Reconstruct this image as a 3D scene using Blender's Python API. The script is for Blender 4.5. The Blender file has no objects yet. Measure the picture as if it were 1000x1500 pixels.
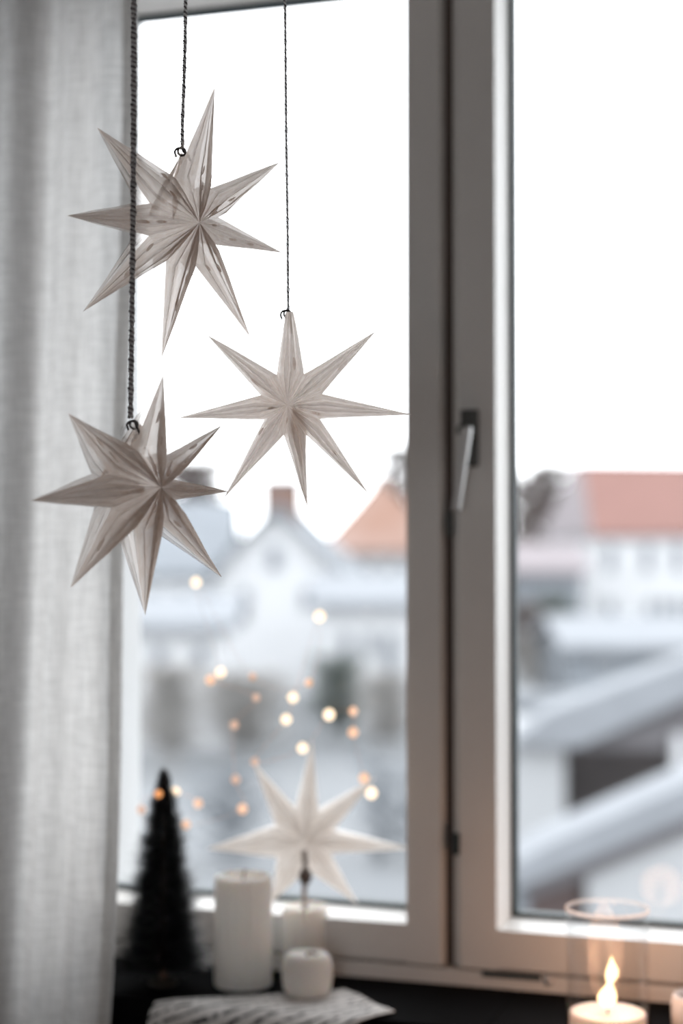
import bpy, bmesh, math, random
from mathutils import Vector, Matrix, Quaternion

scene = bpy.context.scene
C = scene.collection
# ------------------------------------------------------------------ camera
FPX = 2400.0                       # focal length in pixels of the 1000x1500 frame
TH = math.atan(1.35e-4 * FPX)      # heading, turned left of the window normal
PT = math.atan(60.0 / FPX)         # slight upward pitch
CAM = Vector((0.0, -2.35 * math.cos(TH), 1.5))
FW = Vector((-math.sin(TH) * math.cos(PT), math.cos(TH) * math.cos(PT), math.sin(PT)))
RT = Vector((math.cos(TH), math.sin(TH), 0.0))
UP = RT.cross(FW)
cam_d = bpy.data.cameras.new('camera')
cam_d.sensor_fit = 'HORIZONTAL'
cam_d.sensor_width = 24.0
cam_d.lens = 24.0 * FPX / 1000.0
cam_d.clip_start = 0.05
cam_d.clip_end = 2000
cam_d.dof.use_dof = True
cam_d.dof.focus_distance = 1.60
cam_d.dof.aperture_fstop = 2.15
cam = bpy.data.objects.new('camera', cam_d)
C.objects.link(cam)
cam.matrix_world = Matrix((
    (RT.x, UP.x, -FW.x, CAM.x), (RT.y, UP.y, -FW.y, CAM.y),
    (RT.z, UP.z, -FW.z, CAM.z), (0, 0, 0, 1)))
scene.camera = cam

# ------------------------------------------------------------------ sky, exposure
SKY = 4.6
world = bpy.data.worlds.new('overcast_sky')
scene.world = world
world.use_nodes = True
wn = world.node_tree.nodes
wn['Background'].inputs[0].default_value = (0.955, 0.975, 1.0, 1)
wn['Background'].inputs[1].default_value = SKY
scene.view_settings.view_transform = 'Standard'
scene.view_settings.look = 'None'
scene.view_settings.gamma = 1.0
scene.view_settings.use_curve_mapping = False
scene.view_settings.exposure = 0.0


def portal(name, loc, rot, sx, sz):
    l = bpy.data.lights.new(name, 'AREA')
    l.shape = 'RECTANGLE'
    l.size = sx
    l.size_y = sz
    l.cycles.is_portal = True
    o = bpy.data.objects.new(name, l)
    o.location = loc
    o.rotation_euler = rot
    C.objects.link(o)


# ------------------------------------------------------------------ pixel helpers
def ray(x, y):
    return FW + RT * ((x - 500.0) / FPX) + UP * ((750.0 - y) / FPX)


def depth(x, y, Z):
    return CAM + ray(x, y) * Z


def on_y(x, y, Y):
    r = ray(x, y)
    return CAM + r * ((Y - CAM.y) / r.y)


def on_z(x, y, z):
    r = ray(x, y)
    return CAM + r * ((z - CAM.z) / r.z)


def on_plane(x, y, p, n):
    r = ray(x, y)
    return CAM + r * ((p - CAM).dot(n) / r.dot(n))


# ------------------------------------------------------------------ materials
MATS = {}


def mat(name, col, rough=0.6, var=0.0, vscale=8.0, bump=0.0, bscale=40.0, metal=0.0,
        spec=0.5, sss=0.0, stretch=(1, 1, 1), translucent=0.0, col2=None, detail=4.0):
    if name in MATS:
        return MATS[name]
    m = bpy.data.materials.new(name)
    m.use_nodes = True
    nt = m.node_tree
    b = nt.nodes['Principled BSDF']
    out = nt.nodes['Material Output']
    b.inputs['Base Color'].default_value = (*col, 1)
    b.inputs['Roughness'].default_value = rough
    b.inputs['Metallic'].default_value = metal
    b.inputs['Specular IOR Level'].default_value = spec
    if sss:
        b.inputs['Subsurface Weight'].default_value = sss
        b.inputs['Subsurface Radius'].default_value = (0.02, 0.012, 0.006)
        b.inputs['Subsurface Scale'].default_value = 0.6
    tc = nt.nodes.new('ShaderNodeTexCoord')
    mp = nt.nodes.new('ShaderNodeMapping')
    mp.inputs['Scale'].default_value = stretch
    nt.links.new(tc.outputs['Object'], mp.inputs['Vector'])
    colsock = None
    if var or col2:
        n = nt.nodes.new('ShaderNodeTexNoise')
        n.inputs['Scale'].default_value = vscale
        n.inputs['Detail'].default_value = detail
        nt.links.new(mp.outputs[0], n.inputs['Vector'])
        r = nt.nodes.new('ShaderNodeValToRGB')
        if col2:
            a, c = col, col2
            r.color_ramp.elements[0].position = 0.42
            r.color_ramp.elements[1].position = 0.58
        else:
            a = tuple(v * (1 - var) for v in col)
            c = tuple(min(1, v * (1 + var)) for v in col)
            r.color_ramp.elements[0].position = 0.3
            r.color_ramp.elements[1].position = 0.7
        r.color_ramp.elements[0].color = (*a, 1)
        r.color_ramp.elements[1].color = (*c, 1)
        nt.links.new(n.outputs['Fac'], r.inputs[0])
        nt.links.new(r.outputs[0], b.inputs['Base Color'])
        colsock = r.outputs[0]
    if bump:
        n2 = nt.nodes.new('ShaderNodeTexNoise')
        n2.inputs['Scale'].default_value = bscale
        nt.links.new(mp.outputs[0], n2.inputs['Vector'])
        bp = nt.nodes.new('ShaderNodeBump')
        bp.inputs['Strength'].default_value = bump
        bp.inputs['Distance'].default_value = 0.01
        nt.links.new(n2.outputs['Fac'], bp.inputs['Height'])
        nt.links.new(bp.outputs[0], b.inputs['Normal'])
    if translucent:
        t = nt.nodes.new('ShaderNodeBsdfTranslucent')
        t.inputs['Color'].default_value = (*col, 1)
        if colsock:
            nt.links.new(colsock, t.inputs['Color'])
        mx = nt.nodes.new('ShaderNodeMixShader')
        mx.inputs[0].default_value = translucent
        nt.links.new(b.outputs[0], mx.inputs[1])
        nt.links.new(t.outputs[0], mx.inputs[2])
        nt.links.new(mx.outputs[0], out.inputs['Surface'])
    MATS[name] = m
    return m


def glass_mat(name, tint=(0.97, 0.98, 0.98), fmul=1.0, base=0.03):
    m = bpy.data.materials.new(name)
    m.use_nodes = True
    nt = m.node_tree
    nt.nodes.remove(nt.nodes['Principled BSDF'])
    out = nt.nodes['Material Output']
    t = nt.nodes.new('ShaderNodeBsdfTransparent')
    t.inputs[0].default_value = (*tint, 1)
    g = nt.nodes.new('ShaderNodeBsdfGlossy')
    g.inputs['Roughness'].default_value = 0.02
    lw = nt.nodes.new('ShaderNodeLayerWeight')
    lw.inputs[0].default_value = 0.12
    mu = nt.nodes.new('ShaderNodeMath')
    mu.operation = 'MULTIPLY_ADD'
    mu.inputs[1].default_value = fmul
    mu.inputs[2].default_value = base
    mu.use_clamp = True
    nt.links.new(lw.outputs['Facing'], mu.inputs[0])
    mx = nt.nodes.new('ShaderNodeMixShader')
    nt.links.new(mu.outputs[0], mx.inputs[0])
    nt.links.new(t.outputs[0], mx.inputs[1])
    nt.links.new(g.outputs[0], mx.inputs[2])
    nt.links.new(mx.outputs[0], out.inputs['Surface'])
    return m


def emit_mat(name, col, strength):
    m = bpy.data.materials.new(name)
    m.use_nodes = True
    nt = m.node_tree
    nt.nodes.remove(nt.nodes['Principled BSDF'])
    e = nt.nodes.new('ShaderNodeEmission')
    e.inputs[0].default_value = (*col, 1)
    e.inputs[1].default_value = strength
    nt.links.new(e.outputs[0], nt.nodes['Material Output'].inputs['Surface'])
    return m


def paper_mat(name, trans=0.86, warm=(0.985, 0.935, 0.90), clear=0.09):
    """thin creased paper: streaks run along each point (UV: u across, v along)"""
    m = bpy.data.materials.new(name)
    m.use_nodes = True
    nt = m.node_tree
    nt.nodes.remove(nt.nodes['Principled BSDF'])
    out = nt.nodes['Material Output']
    uv = nt.nodes.new('ShaderNodeUVMap')
    mp = nt.nodes.new('ShaderNodeMapping')
    mp.inputs['Scale'].default_value = (13, 2.4, 1)
    nt.links.new(uv.outputs[0], mp.inputs[0])
    n = nt.nodes.new('ShaderNodeTexNoise')
    n.inputs['Scale'].default_value = 1.6
    n.inputs['Detail'].default_value = 5
    n.inputs['Roughness'].default_value = 0.6
    n.inputs['Distortion'].default_value = 0.6
    nt.links.new(mp.outputs[0], n.inputs[0])
    r = nt.nodes.new('ShaderNodeValToRGB')
    r.color_ramp.elements[0].position = 0.36
    r.color_ramp.elements[0].color = (warm[0] * .87, warm[1] * .82, warm[2] * .78, 1)
    r.color_ramp.elements[1].position = 0.6
    r.color_ramp.elements[1].color = (*warm, 1)
    nt.links.new(n.outputs['Fac'], r.inputs[0])
    bp = nt.nodes.new('ShaderNodeBump')
    bp.inputs['Strength'].default_value = 0.5
    bp.inputs['Distance'].default_value = 0.0015
    nt.links.new(n.outputs['Fac'], bp.inputs['Height'])
    d = nt.nodes.new('ShaderNodeBsdfDiffuse')
    t = nt.nodes.new('ShaderNodeBsdfTranslucent')
    g = nt.nodes.new('ShaderNodeBsdfGlossy')
    g.inputs['Roughness'].default_value = 0.35
    for s in (d, t):
        nt.links.new(r.outputs[0], s.inputs['Color'])
        nt.links.new(bp.outputs[0], s.inputs['Normal'])
    nt.links.new(bp.outputs[0], g.inputs['Normal'])
    mx = nt.nodes.new('ShaderNodeMixShader')
    mx.inputs[0].default_value = trans
    nt.links.new(d.outputs[0], mx.inputs[1])
    nt.links.new(t.outputs[0], mx.inputs[2])
    m2 = nt.nodes.new('ShaderNodeMixShader')
    m2.inputs[0].default_value = 0.05
    nt.links.new(mx.outputs[0], m2.inputs[1])
    nt.links.new(g.outputs[0], m2.inputs[2])
    tr = nt.nodes.new('ShaderNodeBsdfTransparent')
    tr.inputs[0].default_value = (1.0, 0.975, 0.96, 1)
    m3 = nt.nodes.new('ShaderNodeMixShader')
    m3.inputs[0].default_value = clear
    nt.links.new(m2.outputs[0], m3.inputs[1])
    nt.links.new(tr.outputs[0], m3.inputs[2])
    nt.links.new(m3.outputs[0], out.inputs['Surface'])
    return m


def linen_mat(name, trans=0.5, col=(0.66, 0.655, 0.645), see=0.06):
    m = bpy.data.materials.new(name)
    m.use_nodes = True
    nt = m.node_tree
    nt.nodes.remove(nt.nodes['Principled BSDF'])
    out = nt.nodes['Material Output']
    tc = nt.nodes.new('ShaderNodeTexCoord')
    outs = []
    for sc_ in ((260, 260, 26), (26, 26, 330)):
        mp = nt.nodes.new('ShaderNodeMapping')
        mp.inputs['Scale'].default_value = sc_
        nt.links.new(tc.outputs['Object'], mp.inputs[0])
        n = nt.nodes.new('ShaderNodeTexNoise')
        n.inputs['Scale'].default_value = 1.0
        n.inputs['Detail'].default_value = 3
        nt.links.new(mp.outputs[0], n.inputs[0])
        outs.append(n.outputs['Fac'])
    a = nt.nodes.new('ShaderNodeMath')
    a.operation = 'ADD'
    nt.links.new(outs[0], a.inputs[0])
    nt.links.new(outs[1], a.inputs[1])
    r = nt.nodes.new('ShaderNodeValToRGB')
    r.color_ramp.elements[0].position = 0.0
    r.color_ramp.elements[0].color = tuple(c * 0.80 for c in col) + (1,)
    r.color_ramp.elements[1].position = 1.0
    r.color_ramp.elements[1].color = tuple(min(1, c * 1.12) for c in col) + (1,)
    mr = nt.nodes.new('ShaderNodeMapRange')
    mr.inputs['From Min'].default_value = 0.68
    mr.inputs['From Max'].default_value = 1.32
    nt.links.new(a.outputs[0], mr.inputs['Value'])
    nt.links.new(mr.outputs[0], r.inputs[0])
    d = nt.nodes.new('ShaderNodeBsdfDiffuse')
    t = nt.nodes.new('ShaderNodeBsdfTranslucent')
    tr = nt.nodes.new('ShaderNodeBsdfTransparent')
    nt.links.new(r.outputs[0], d.inputs[0])
    nt.links.new(r.outputs[0], t.inputs[0])
    mx = nt.nodes.new('ShaderNodeMixShader')
    mx.inputs[0].default_value = trans
    nt.links.new(d.outputs[0], mx.inputs[1])
    nt.links.new(t.outputs[0], mx.inputs[2])
    m2 = nt.nodes.new('ShaderNodeMixShader')
    m2.inputs[0].default_value = see
    nt.links.new(mx.outputs[0], m2.inputs[1])
    nt.links.new(tr.outputs[0], m2.inputs[2])
    nt.links.new(m2.outputs[0], out.inputs['Surface'])
    return m


# ------------------------------------------------------------------ mesh helpers
def link(name, me, m=None, parent=None, smooth=False):
    o = bpy.data.objects.new(name, me)
    if m:
        me.materials.clear()
        me.materials.append(m)
    if smooth:
        for p in me.polygons:
            p.use_smooth = True
    C.objects.link(o)
    if parent:
        o.parent = parent
    return o


def from_bm(name, bm, m=None, parent=None, smooth=False, bevel=0.0, recalc=True):
    if bevel:
        bmesh.ops.bevel(bm, geom=[e for e in bm.edges], offset=bevel, segments=2,
                        profile=0.7, affect='EDGES')
    if recalc:
        bmesh.ops.recalc_face_normals(bm, faces=bm.faces[:])
    me = bpy.data.meshes.new(name)
    bm.to_mesh(me)
    bm.free()
    return link(name, me, m, parent, smooth)


def add_box(bm, x0, x1, y0, y1, z0, z1):
    vs = [bm.verts.new((x, y, z)) for x in (x0, x1) for y in (y0, y1) for z in (z0, z1)]
    for f in ((0, 1, 3, 2), (4, 6, 7, 5), (0, 4, 5, 1), (2, 3, 7, 6), (0, 2, 6, 4), (1, 5, 7, 3)):
        bm.faces.new([vs[i] for i in f])
    return vs


def box(name, b, m, parent=None, bevel=0.0):
    bm = bmesh.new()
    add_box(bm, *b)
    return from_bm(name, bm, m, parent, bevel=bevel)


def add_prism(bm, pts, off):
    """pts: list of Vector (planar loop); extruded by the vector off"""
    a = [bm.verts.new(p) for p in pts]
    c = [bm.verts.new(Vector(p) + off) for p in pts]
    n = len(pts)
    bm.faces.new(a)
    bm.faces.new(c[::-1])
    for i in range(n):
        bm.faces.new((a[i], a[(i + 1) % n], c[(i + 1) % n], c[i]))


def lathe(bm, prof, seg=40, cx=0.0, cy=0.0, close=True):
    rings = []
    for r, z in prof:
        if r < 1e-6:
            rings.append([bm.verts.new((cx, cy, z))])
        else:
            rings.append([bm.verts.new((cx + r * math.cos(2 * math.pi * k / seg),
                                        cy + r * math.sin(2 * math.pi * k / seg), z)) for k in range(seg)])
    for a, b in zip(rings, rings[1:]):
        for k in range(seg):
            k2 = (k + 1) % seg
            if len(a) == 1 and len(b) == 1:
                continue
            if len(a) == 1:
                bm.faces.new((a[0], b[k2], b[k]))
            elif len(b) == 1:
                bm.faces.new((a[k], a[k2], b[0]))
            else:
                bm.faces.new((a[k], a[k2], b[k2], b[k]))
    return rings


def tube(bm, pts, r, seg=6, r_end=None):
    pts = [Vector(p) for p in pts]
    rings = []
    ref = None
    for i, p in enumerate(pts):
        d = (pts[min(i + 1, len(pts) - 1)] - pts[max(i - 1, 0)]).normalized()
        if ref is None:
            ref = d.orthogonal().normalized()
        ref = (ref - d * ref.dot(d))
        if ref.length < 1e-6:
            ref = d.orthogonal()
        ref.normalize()
        s = d.cross(ref)
        rr = r if r_end is None else r + (r_end - r) * i / (len(pts) - 1)
        rings.append([bm.verts.new(p + (ref * math.cos(a) + s * math.sin(a)) * rr)
                      for a in (2 * math.pi * k / seg for k in range(seg))])
    for a, b in zip(rings, rings[1:]):
        for k in range(seg):
            bm.faces.new((a[k], a[(k + 1) % seg], b[(k + 1) % seg], b[k]))
    bm.faces.new(rings[0][::-1])
    bm.faces.new(rings[-1])


def catmull(pts, n=8):
    P = [Vector(p) for p in pts]
    P = [P[0] * 2 - P[1]] + P + [P[-1] * 2 - P[-2]]
    out = []
    for i in range(1, len(P) - 2):
        for k in range(n):
            t = k / n
            a, b, c, d = P[i - 1], P[i], P[i + 1], P[i + 2]
            out.append(0.5 * ((2 * b) + (c - a) * t + (2 * a - 5 * b + 4 * c - d) * t * t
                              + (3 * b - a - 3 * c + d) * t ** 3))
    out.append(P[-2])
    return out


def empty(name, loc=(0, 0, 0), rot=None):
    o = bpy.data.objects.new(name, None)
    o.empty_display_size = 0.05
    if rot is not None:
        o.matrix_world = Matrix.Translation(loc) @ rot.to_4x4()
    else:
        o.location = loc
    C.objects.link(o)
    return o


def tag(o, label=None, cat=None, group=None, kind=None):
    if label:
        o['label'] = label
    if cat:
        o['category'] = cat
    if group:
        o['group'] = group
    if kind:
        o['kind'] = kind
    return o


rnd = random.Random(7)

M_PAINT = mat('white_window_paint', (0.80, 0.785, 0.765), rough=0.38, var=0.02, vscale=5)
M_WALL = mat('plaster_wall', (0.62, 0.58, 0.55), rough=0.9, var=0.03, vscale=3, bump=0.1, bscale=80)
M_CEIL = mat('ceiling_paint', (0.66, 0.62, 0.60), rough=0.9, var=0.02)
M_FLOOR = mat('wood_floor', (0.30, 0.22, 0.16), rough=0.5, var=0.25, vscale=3, stretch=(8, 1, 1))
M_FACADE = mat('white_render', (0.46, 0.465, 0.47), rough=0.9, var=0.03, vscale=4, bump=0.1)
M_GASKET = mat('rubber_gasket', (0.025, 0.04, 0.045), rough=0.6, var=0.1)
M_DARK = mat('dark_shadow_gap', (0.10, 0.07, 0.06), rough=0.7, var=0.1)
M_SILL = mat('black_sill', (0.004, 0.004, 0.0045), rough=0.75, var=0.3, vscale=9, spec=0.02)
M_STEEL = mat('satin_steel', (0.70, 0.70, 0.70), rough=0.30, metal=0.85, var=0.03)
M_DSTEEL = mat('dark_metal', (0.10, 0.10, 0.095), rough=0.45, metal=0.5, var=0.1)
M_PANE = glass_mat('window_glass', (0.985, 0.992, 0.992), fmul=0.10, base=0.005)

# ------------------------------------------------------------------ structure: the room
ZS = on_y(650, 1441, 0.0).z                      # sill level
GL_T = on_y(250, 19, 0.06).z                     # top edge of the glass
GL_B = on_y(594, 1331, 0.06).z                   # bottom edge of the glass
FB = on_y(594, 1353, 0.0).z                      # where the bottom rail face begins
SASH_B = on_y(640, 1414, 0.0).z                  # bottom of the sashes
XR0 = on_y(661, 900, 0.0).x                      # right sash, outer edge
XR1 = on_y(726, 900, 0.0).x                      # right sash, inner edge of stile face
XRG = on_y(752, 900, 0.06).x                     # right glass, left edge
XL0 = on_y(648, 900, 0.0).x                      # left sash, outer edge
XL1 = on_y(595, 900, 0.0).x                      # left sash, inner edge of stile face
XLL = on_y(118, 300, 0.0).x                      # left sash, far stile inner edge
STW = XR1 - XR0
XLL0 = XLL - STW
XRR = XR1 + (XL1 - XLL)
XRR0 = XRR + STW
SASH_T = GL_T + 0.065
FRX0, FRX1 = XLL0 - 0.03, XRR0 + 0.03
FRT = SASH_T + 0.03
ROOM_H = 2.72
XW0, XW1 = FRX0 - 0.005, FRX1 + 0.005
NICHE = -0.20


def wall_with_hole(name, x0, x1, y0, y1, z0, z1, hx0, hx1, hz0, hz1, m):
    bm = bmesh.new()
    add_box(bm, x0, hx0, y0, y1, z0, z1)
    add_box(bm, hx1, x1, y0, y1, z0, z1)
    add_box(bm, hx0, hx1, y0, y1, z0, hz0)
    add_box(bm, hx0, hx1, y0, y1, hz1, z1)
    return tag(from_bm(name, bm, m), kind='structure')


RX0, RX1, RY0 = -2.6, 1.9, -4.2
NX0 = on_y(46, 700, NICHE).x                    # corner of the niche, hidden by the curtain
wall_with_hole('wall_front', RX0, RX1, NICHE, -0.001, 0, ROOM_H, NX0, XW1, ZS - 0.045, FRT - 0.02, M_WALL)
wall_with_hole('wall_core', RX0, RX1, -0.001, 0.10, 0, ROOM_H, XW0, XW1, ZS - 0.045, FRT + 0.005, M_WALL)
EXL = on_y(206, 1100, 0.30).x                    # outer edge of the exterior reveal
wall_with_hole('wall_exterior', RX0 - 0.3, RX1 + 0.3, 0.10, 0.30, -3.5, ROOM_H + 1.5,
               EXL, XRR0 + 0.02, ZS - 0.06, GL_T + 0.14, M_FACADE)
tag(box('floor', (RX0, RX1, RY0, NICHE, -0.05, 0), M_FLOOR), kind='structure')
tag(box('ceiling', (RX0, RX1, RY0, NICHE, ROOM_H, ROOM_H + 0.05), M_CEIL), kind='structure')
tag(box('wall_left', (RX0 - 0.1, RX0, RY0, 0.1, 0, ROOM_H), M_WALL), kind='structure')
tag(box('wall_right', (RX1, RX1 + 0.1, RY0, 0.1, 0, ROOM_H), M_WALL), kind='structure')
BW = (-0.55, 0.25, 0.9, 1.9)  # unseen opening in the back wall, added to let in fill light
wall_with_hole('wall_back', RX0, RX1, RY0 - 0.1, RY0, 0, ROOM_H, BW[0], BW[1], BW[2], BW[3], M_WALL)
portal('sky_portal_front', ((EXL + XRR0) / 2, 0.22, (GL_T + ZS) / 2 + .04), (-math.pi / 2, 0, 0), XRR0 - EXL + .04, GL_T - ZS + 0.2)
portal('sky_portal_back', ((BW[0] + BW[1]) / 2, RY0 - 0.06, (BW[2] + BW[3]) / 2), (math.pi / 2, 0, 0), BW[1] - BW[0], BW[3] - BW[2])

# ------------------------------------------------------------------ the window
win = tag(empty('window_1', ((XL0 + XR0) / 2, 0.0, ZS)), kind='structure')
W0 = Vector(win.location)


def wbox(name, b, m, parent=win, bevel=0.002, origin=None):
    """box in world coordinates under a parent standing at origin"""
    o = origin or W0
    return box(name, (b[0] - o.x, b[1] - o.x, b[2] - o.y, b[3] - o.y, b[4] - o.z, b[5] - o.z), m, parent, bevel)


FY0, FY1 = 0.006, 0.10
wbox('frame_rail', (FRX0, FRX1, 0.0, FY1, ZS - 0.01, SASH_B - 0.004), M_PAINT)
wbox('frame_rail', (FRX0, FRX1, FY0, FY1, SASH_T + 0.004, FRT), M_PAINT)
wbox('frame_jamb', (FRX0, XLL0 - 0.004, FY0, FY1, SASH_B - 0.004, SASH_T + 0.004), M_PAINT)
wbox('frame_jamb', (XRR0 + 0.004, FRX1, FY0, FY1, SASH_B - 0.004, SASH_T + 0.004), M_PAINT)
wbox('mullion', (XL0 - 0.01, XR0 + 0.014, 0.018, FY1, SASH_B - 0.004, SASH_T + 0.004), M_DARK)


def add_sash(x0, x1, fx0, fx1, lip):
    """x0..x1 outer, fx0..fx1 face opening; glass 60 mm behind the face"""
    gd, sl = 0.06, 0.009
    par = empty('sash', (0, 0, 0))
    par.parent = win
    par.matrix_parent_inverse = Matrix.Identity(4)
    par.location = Vector((x0, 0, SASH_B)) - W0
    O = Vector((x0, 0, SASH_B))
    gx0, gx1, gz0, gz1 = fx0 + sl, fx1 - sl, GL_B, GL_T
    fz0, fz1 = FB, GL_T + sl

    def prism(name, prof2, axis, a0, a1, miter=None):
        """prof2: [(p, y)] section points"""
        bm = bmesh.new()
        ra, rb = [], []
        for (p, y, e) in prof2:
            if axis == 'z':
                ra.append(bm.verts.new((p - O.x, y, a0 + e - O.z)))
                rb.append(bm.verts.new((p - O.x, y, a1 - e - O.z)))
            else:
                ra.append(bm.verts.new((a0 + e - O.x, y, p - O.z)))
                rb.append(bm.verts.new((a1 - e - O.x, y, p - O.z)))
        n = len(prof2)
        bm.faces.new(ra)
        bm.faces.new(rb[::-1])
        for i in range(n):
            bm.faces.new((ra[i], ra[(i + 1) % n], rb[(i + 1) % n], rb[i]))
        return from_bm(name, bm, M_PAINT, par)

    yb = 0.095
    b = 0.006
    # stiles run the full height, rails fit between them; reveal faces splay out to the room
    l1 = lip if lip > 0 else 0.003
    prism('stile', [(x0, 0.012, 0), (x0 + l1, 0.0, 0), (fx0, 0.0, 0), (gx0, gd - 0.002, 0), (gx0 - 0.02, yb, 0), (x0, yb, 0)], 'z', SASH_B, SASH_T)
    r1 = -lip if lip < 0 else 0.003
    prism('stile', [(x1, 0.012, 0), (x1 - r1, 0.0, 0), (fx1, 0.0, 0), (gx1, gd - 0.002, 0), (gx1 + 0.02, yb, 0), (x1, yb, 0)], 'z', SASH_B, SASH_T)
    prism('rail', [(SASH_B, 0.003, -0.0), (SASH_B + .003, 0.0, 0), (fz0, 0.0, 0), (gz0, gd - 0.002, sl), (gz0 - 0.02, yb, 0), (SASH_B, yb, 0)], 'x', fx0, fx1)
    prism('rail', [(SASH_T, 0.0, 0), (fz1, 0.0, 0), (gz1, gd - 0.002, sl), (gz1 + 0.02, yb, 0), (SASH_T, yb, 0)], 'x', fx0, fx1)
    # rubber gasket around the glass
    g = 0.006
    bm = bmesh.new()
    for (a, c, e, f) in ((gx0 - .004, gx0 + g, gz0 - .004, gz1 + .004), (gx1 - g, gx1 + .004, gz0 - .004, gz1 + .004),
                         (gx0 + g, gx1 - g, gz0 - .004, gz0 + g), (gx0 + g, gx1 - g, gz1 - g, gz1 + .004)):
        add_box(bm, a - O.x, c - O.x, gd - 0.004, gd + 0.02, e - O.z, f - O.z)
    from_bm('gasket', bm, M_GASKET, par)
    box('glass_pane', (gx0 + .001 - O.x, gx1 - .001 - O.x, gd + 0.004, gd + 0.010, gz0 + .001 - O.z, gz1 - .001 - O.z), M_PANE, par)
    return par


add_sash(XLL0, XL0, XLL, XL1, -0.004)
add_sash(XR0, XRR0, XR1, XRR, 0.012)

# handle: dark backplate, neck and satin lever hanging down
hx = on_y(689, 640, 0.0)
bm = bmesh.new()
add_box(bm, -0.0125, 0.0125, -0.011, 0.0, -0.042, 0.038)
plate_loc = Vector((hx.x, 0, on_y(688, 640, 0.0).z)) - W0
handle = empty('handle')
handle.parent = win
handle.location = plate_loc
from_bm('backplate', bm, M_DSTEEL, handle, bevel=0.004)
bm = bmesh.new()
tube(bm, [(0, -0.008, 0.006), (0, -0.05, 0.006)], 0.0085, 14)
from_bm('neck', bm, M_DSTEEL, handle, smooth=True)
bm = bmesh.new()
top = on_y(683, 626, -0.058) - W0 - plate_loc
bot = on_y(668, 748, -0.050) - W0 - plate_loc
sec = []
for k in range(9):
    t = k / 8
    p = top.lerp(bot, t)
    w = 0.0080 - 0.0016 * t
    th = 0.0085
    yy = p.y
    sec.append([bm.verts.new((p.x + sx * w, yy + sy * th * .5, p.z)) for sx, sy in ((-1, -1), (1, -1), (1, 1), (-1, 1))])
for a, b2 in zip(sec, sec[1:]):
    for k in range(4):
        bm.faces.new((a[k], a[(k + 1) % 4], b2[(k + 1) % 4], b2[k]))
bm.faces.new(sec[0][::-1])
bm.faces.new(sec[-1])
from_bm('lever', bm, M_STEEL, handle, bevel=0.0018)
# small dark fittings on the sash edge and frame rail
p = on_y(668, 1236, 0.0)
wbox('latch_plug', (p.x - 0.0045, p.x + 0.0045, -0.006, 0.004, p.z - 0.015, p.z + 0.015), M_GASKET)
p = on_y(655, 765, 0.0)
wbox('latch_plug', (p.x - 0.004, p.x + 0.004, 0.004, 0.018, p.z - 0.02, p.z + 0.016), M_DSTEEL)
pa, pb = on_y(706, 1430, 0.0), on_y(792, 1437, 0.0)
wbox('drain_slot', (pa.x, pb.x, -0.0025, 0.004, SASH_B - 0.010, SASH_B - 0.003), M_GASKET, bevel=0.001)
p = on_y(802, 1437, -0.004)
bm = bmesh.new()
lathe(bm, [(0, 0.006), (0.004, 0.0055), (0.0065, 0.003), (0.0075, 0)], 18)
bmesh.ops.rotate(bm, verts=bm.verts, cent=(0, 0, 0), matrix=Matrix.Rotation(math.pi / 2, 3, 'X'))
o = from_bm('hinge_cap', bm, M_STEEL, win, smooth=True)
o.location = Vector((p.x, 0.0, p.z)) - W0

# sill: black slabs with a hairline joint
SD = on_y(200, 1461, 0.0)
fr = on_z(200, 1461, ZS)
SILL_Y = fr.y
sill = tag(empty('window_sill', ((XW0 + XW1) / 2, SILL_Y, ZS)), 'black window sill under the white two-sash window', None, kind='structure')
S0 = Vector(sill.location)
jx = on_z(733, 1480, ZS).x
wbox('slab', (NX0, jx - 0.0006, SILL_Y, -0.0005, ZS - 0.045, ZS), M_SILL, sill, 0.002, S0)
wbox('slab', (jx + 0.0006, XW1, SILL_Y, -0.0005, ZS - 0.045, ZS), M_SILL, sill, 0.002, S0)
if SILL_Y < NICHE:
    pass

# ------------------------------------------------------------------ outdoors (haze put into washed-out colours)
GZ = CAM.z - 5.0
M_SNOW = mat('snow_ground', (0.117, 0.124, 0.133), rough=0.9, col2=(0.112, 0.118, 0.125), vscale=0.25, detail=6)
M_SNOWROOF = mat('roof_snow', (0.160, 0.170, 0.186), rough=0.9, var=0.08, vscale=1.5)
M_HWHITE = mat('house_white_render', (0.401, 0.407, 0.421), rough=0.9, var=0.05, vscale=0.6)
M_SHEDW = mat('shed_white_boards', (0.285, 0.292, 0.302), rough=0.9, var=0.04, vscale=0.6)
M_HGREY = mat('house_grey_render', (0.158, 0.173, 0.192), rough=0.9, var=0.06, vscale=0.6)
M_ORANGE = mat('orange_roof_tiles', (0.16, 0.088, 0.063), rough=0.8, col2=(0.19, 0.125, 0.105), vscale=0.35)
M_RED = mat('pink_red_roof_tiles', (0.144, 0.073, 0.062), rough=0.8, var=0.07, vscale=1.0)
M_PINKGREY = mat('snow_dusted_tiles', (0.160, 0.142, 0.151), rough=0.8, var=0.08, vscale=1.0)
M_GREYROOF = mat('grey_roof_tiles', (0.135, 0.148, 0.165), rough=0.8, var=0.12, vscale=0.8)
M_BAYSHADE = mat('dark_bay_shade', (0.029, 0.024, 0.024), rough=0.8, var=0.25, vscale=2)
M_BWOOD = mat('brown_boards', (0.062, 0.043, 0.041), rough=0.8, var=0.25, vscale=3)
M_BOARDSHADE = mat('grey_board_and_shade', (0.101, 0.096, 0.103), rough=0.8, var=0.08)
M_BRICK = mat('brown_brick', (0.125, 0.077, 0.062), rough=0.9, var=0.15, vscale=2)
M_WINB = mat('far_window_glass', (0.103, 0.119, 0.140), rough=0.25, var=0.05)
M_WINF = mat('far_window_frame', (0.216, 0.226, 0.240), rough=0.6, var=0.03)
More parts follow.
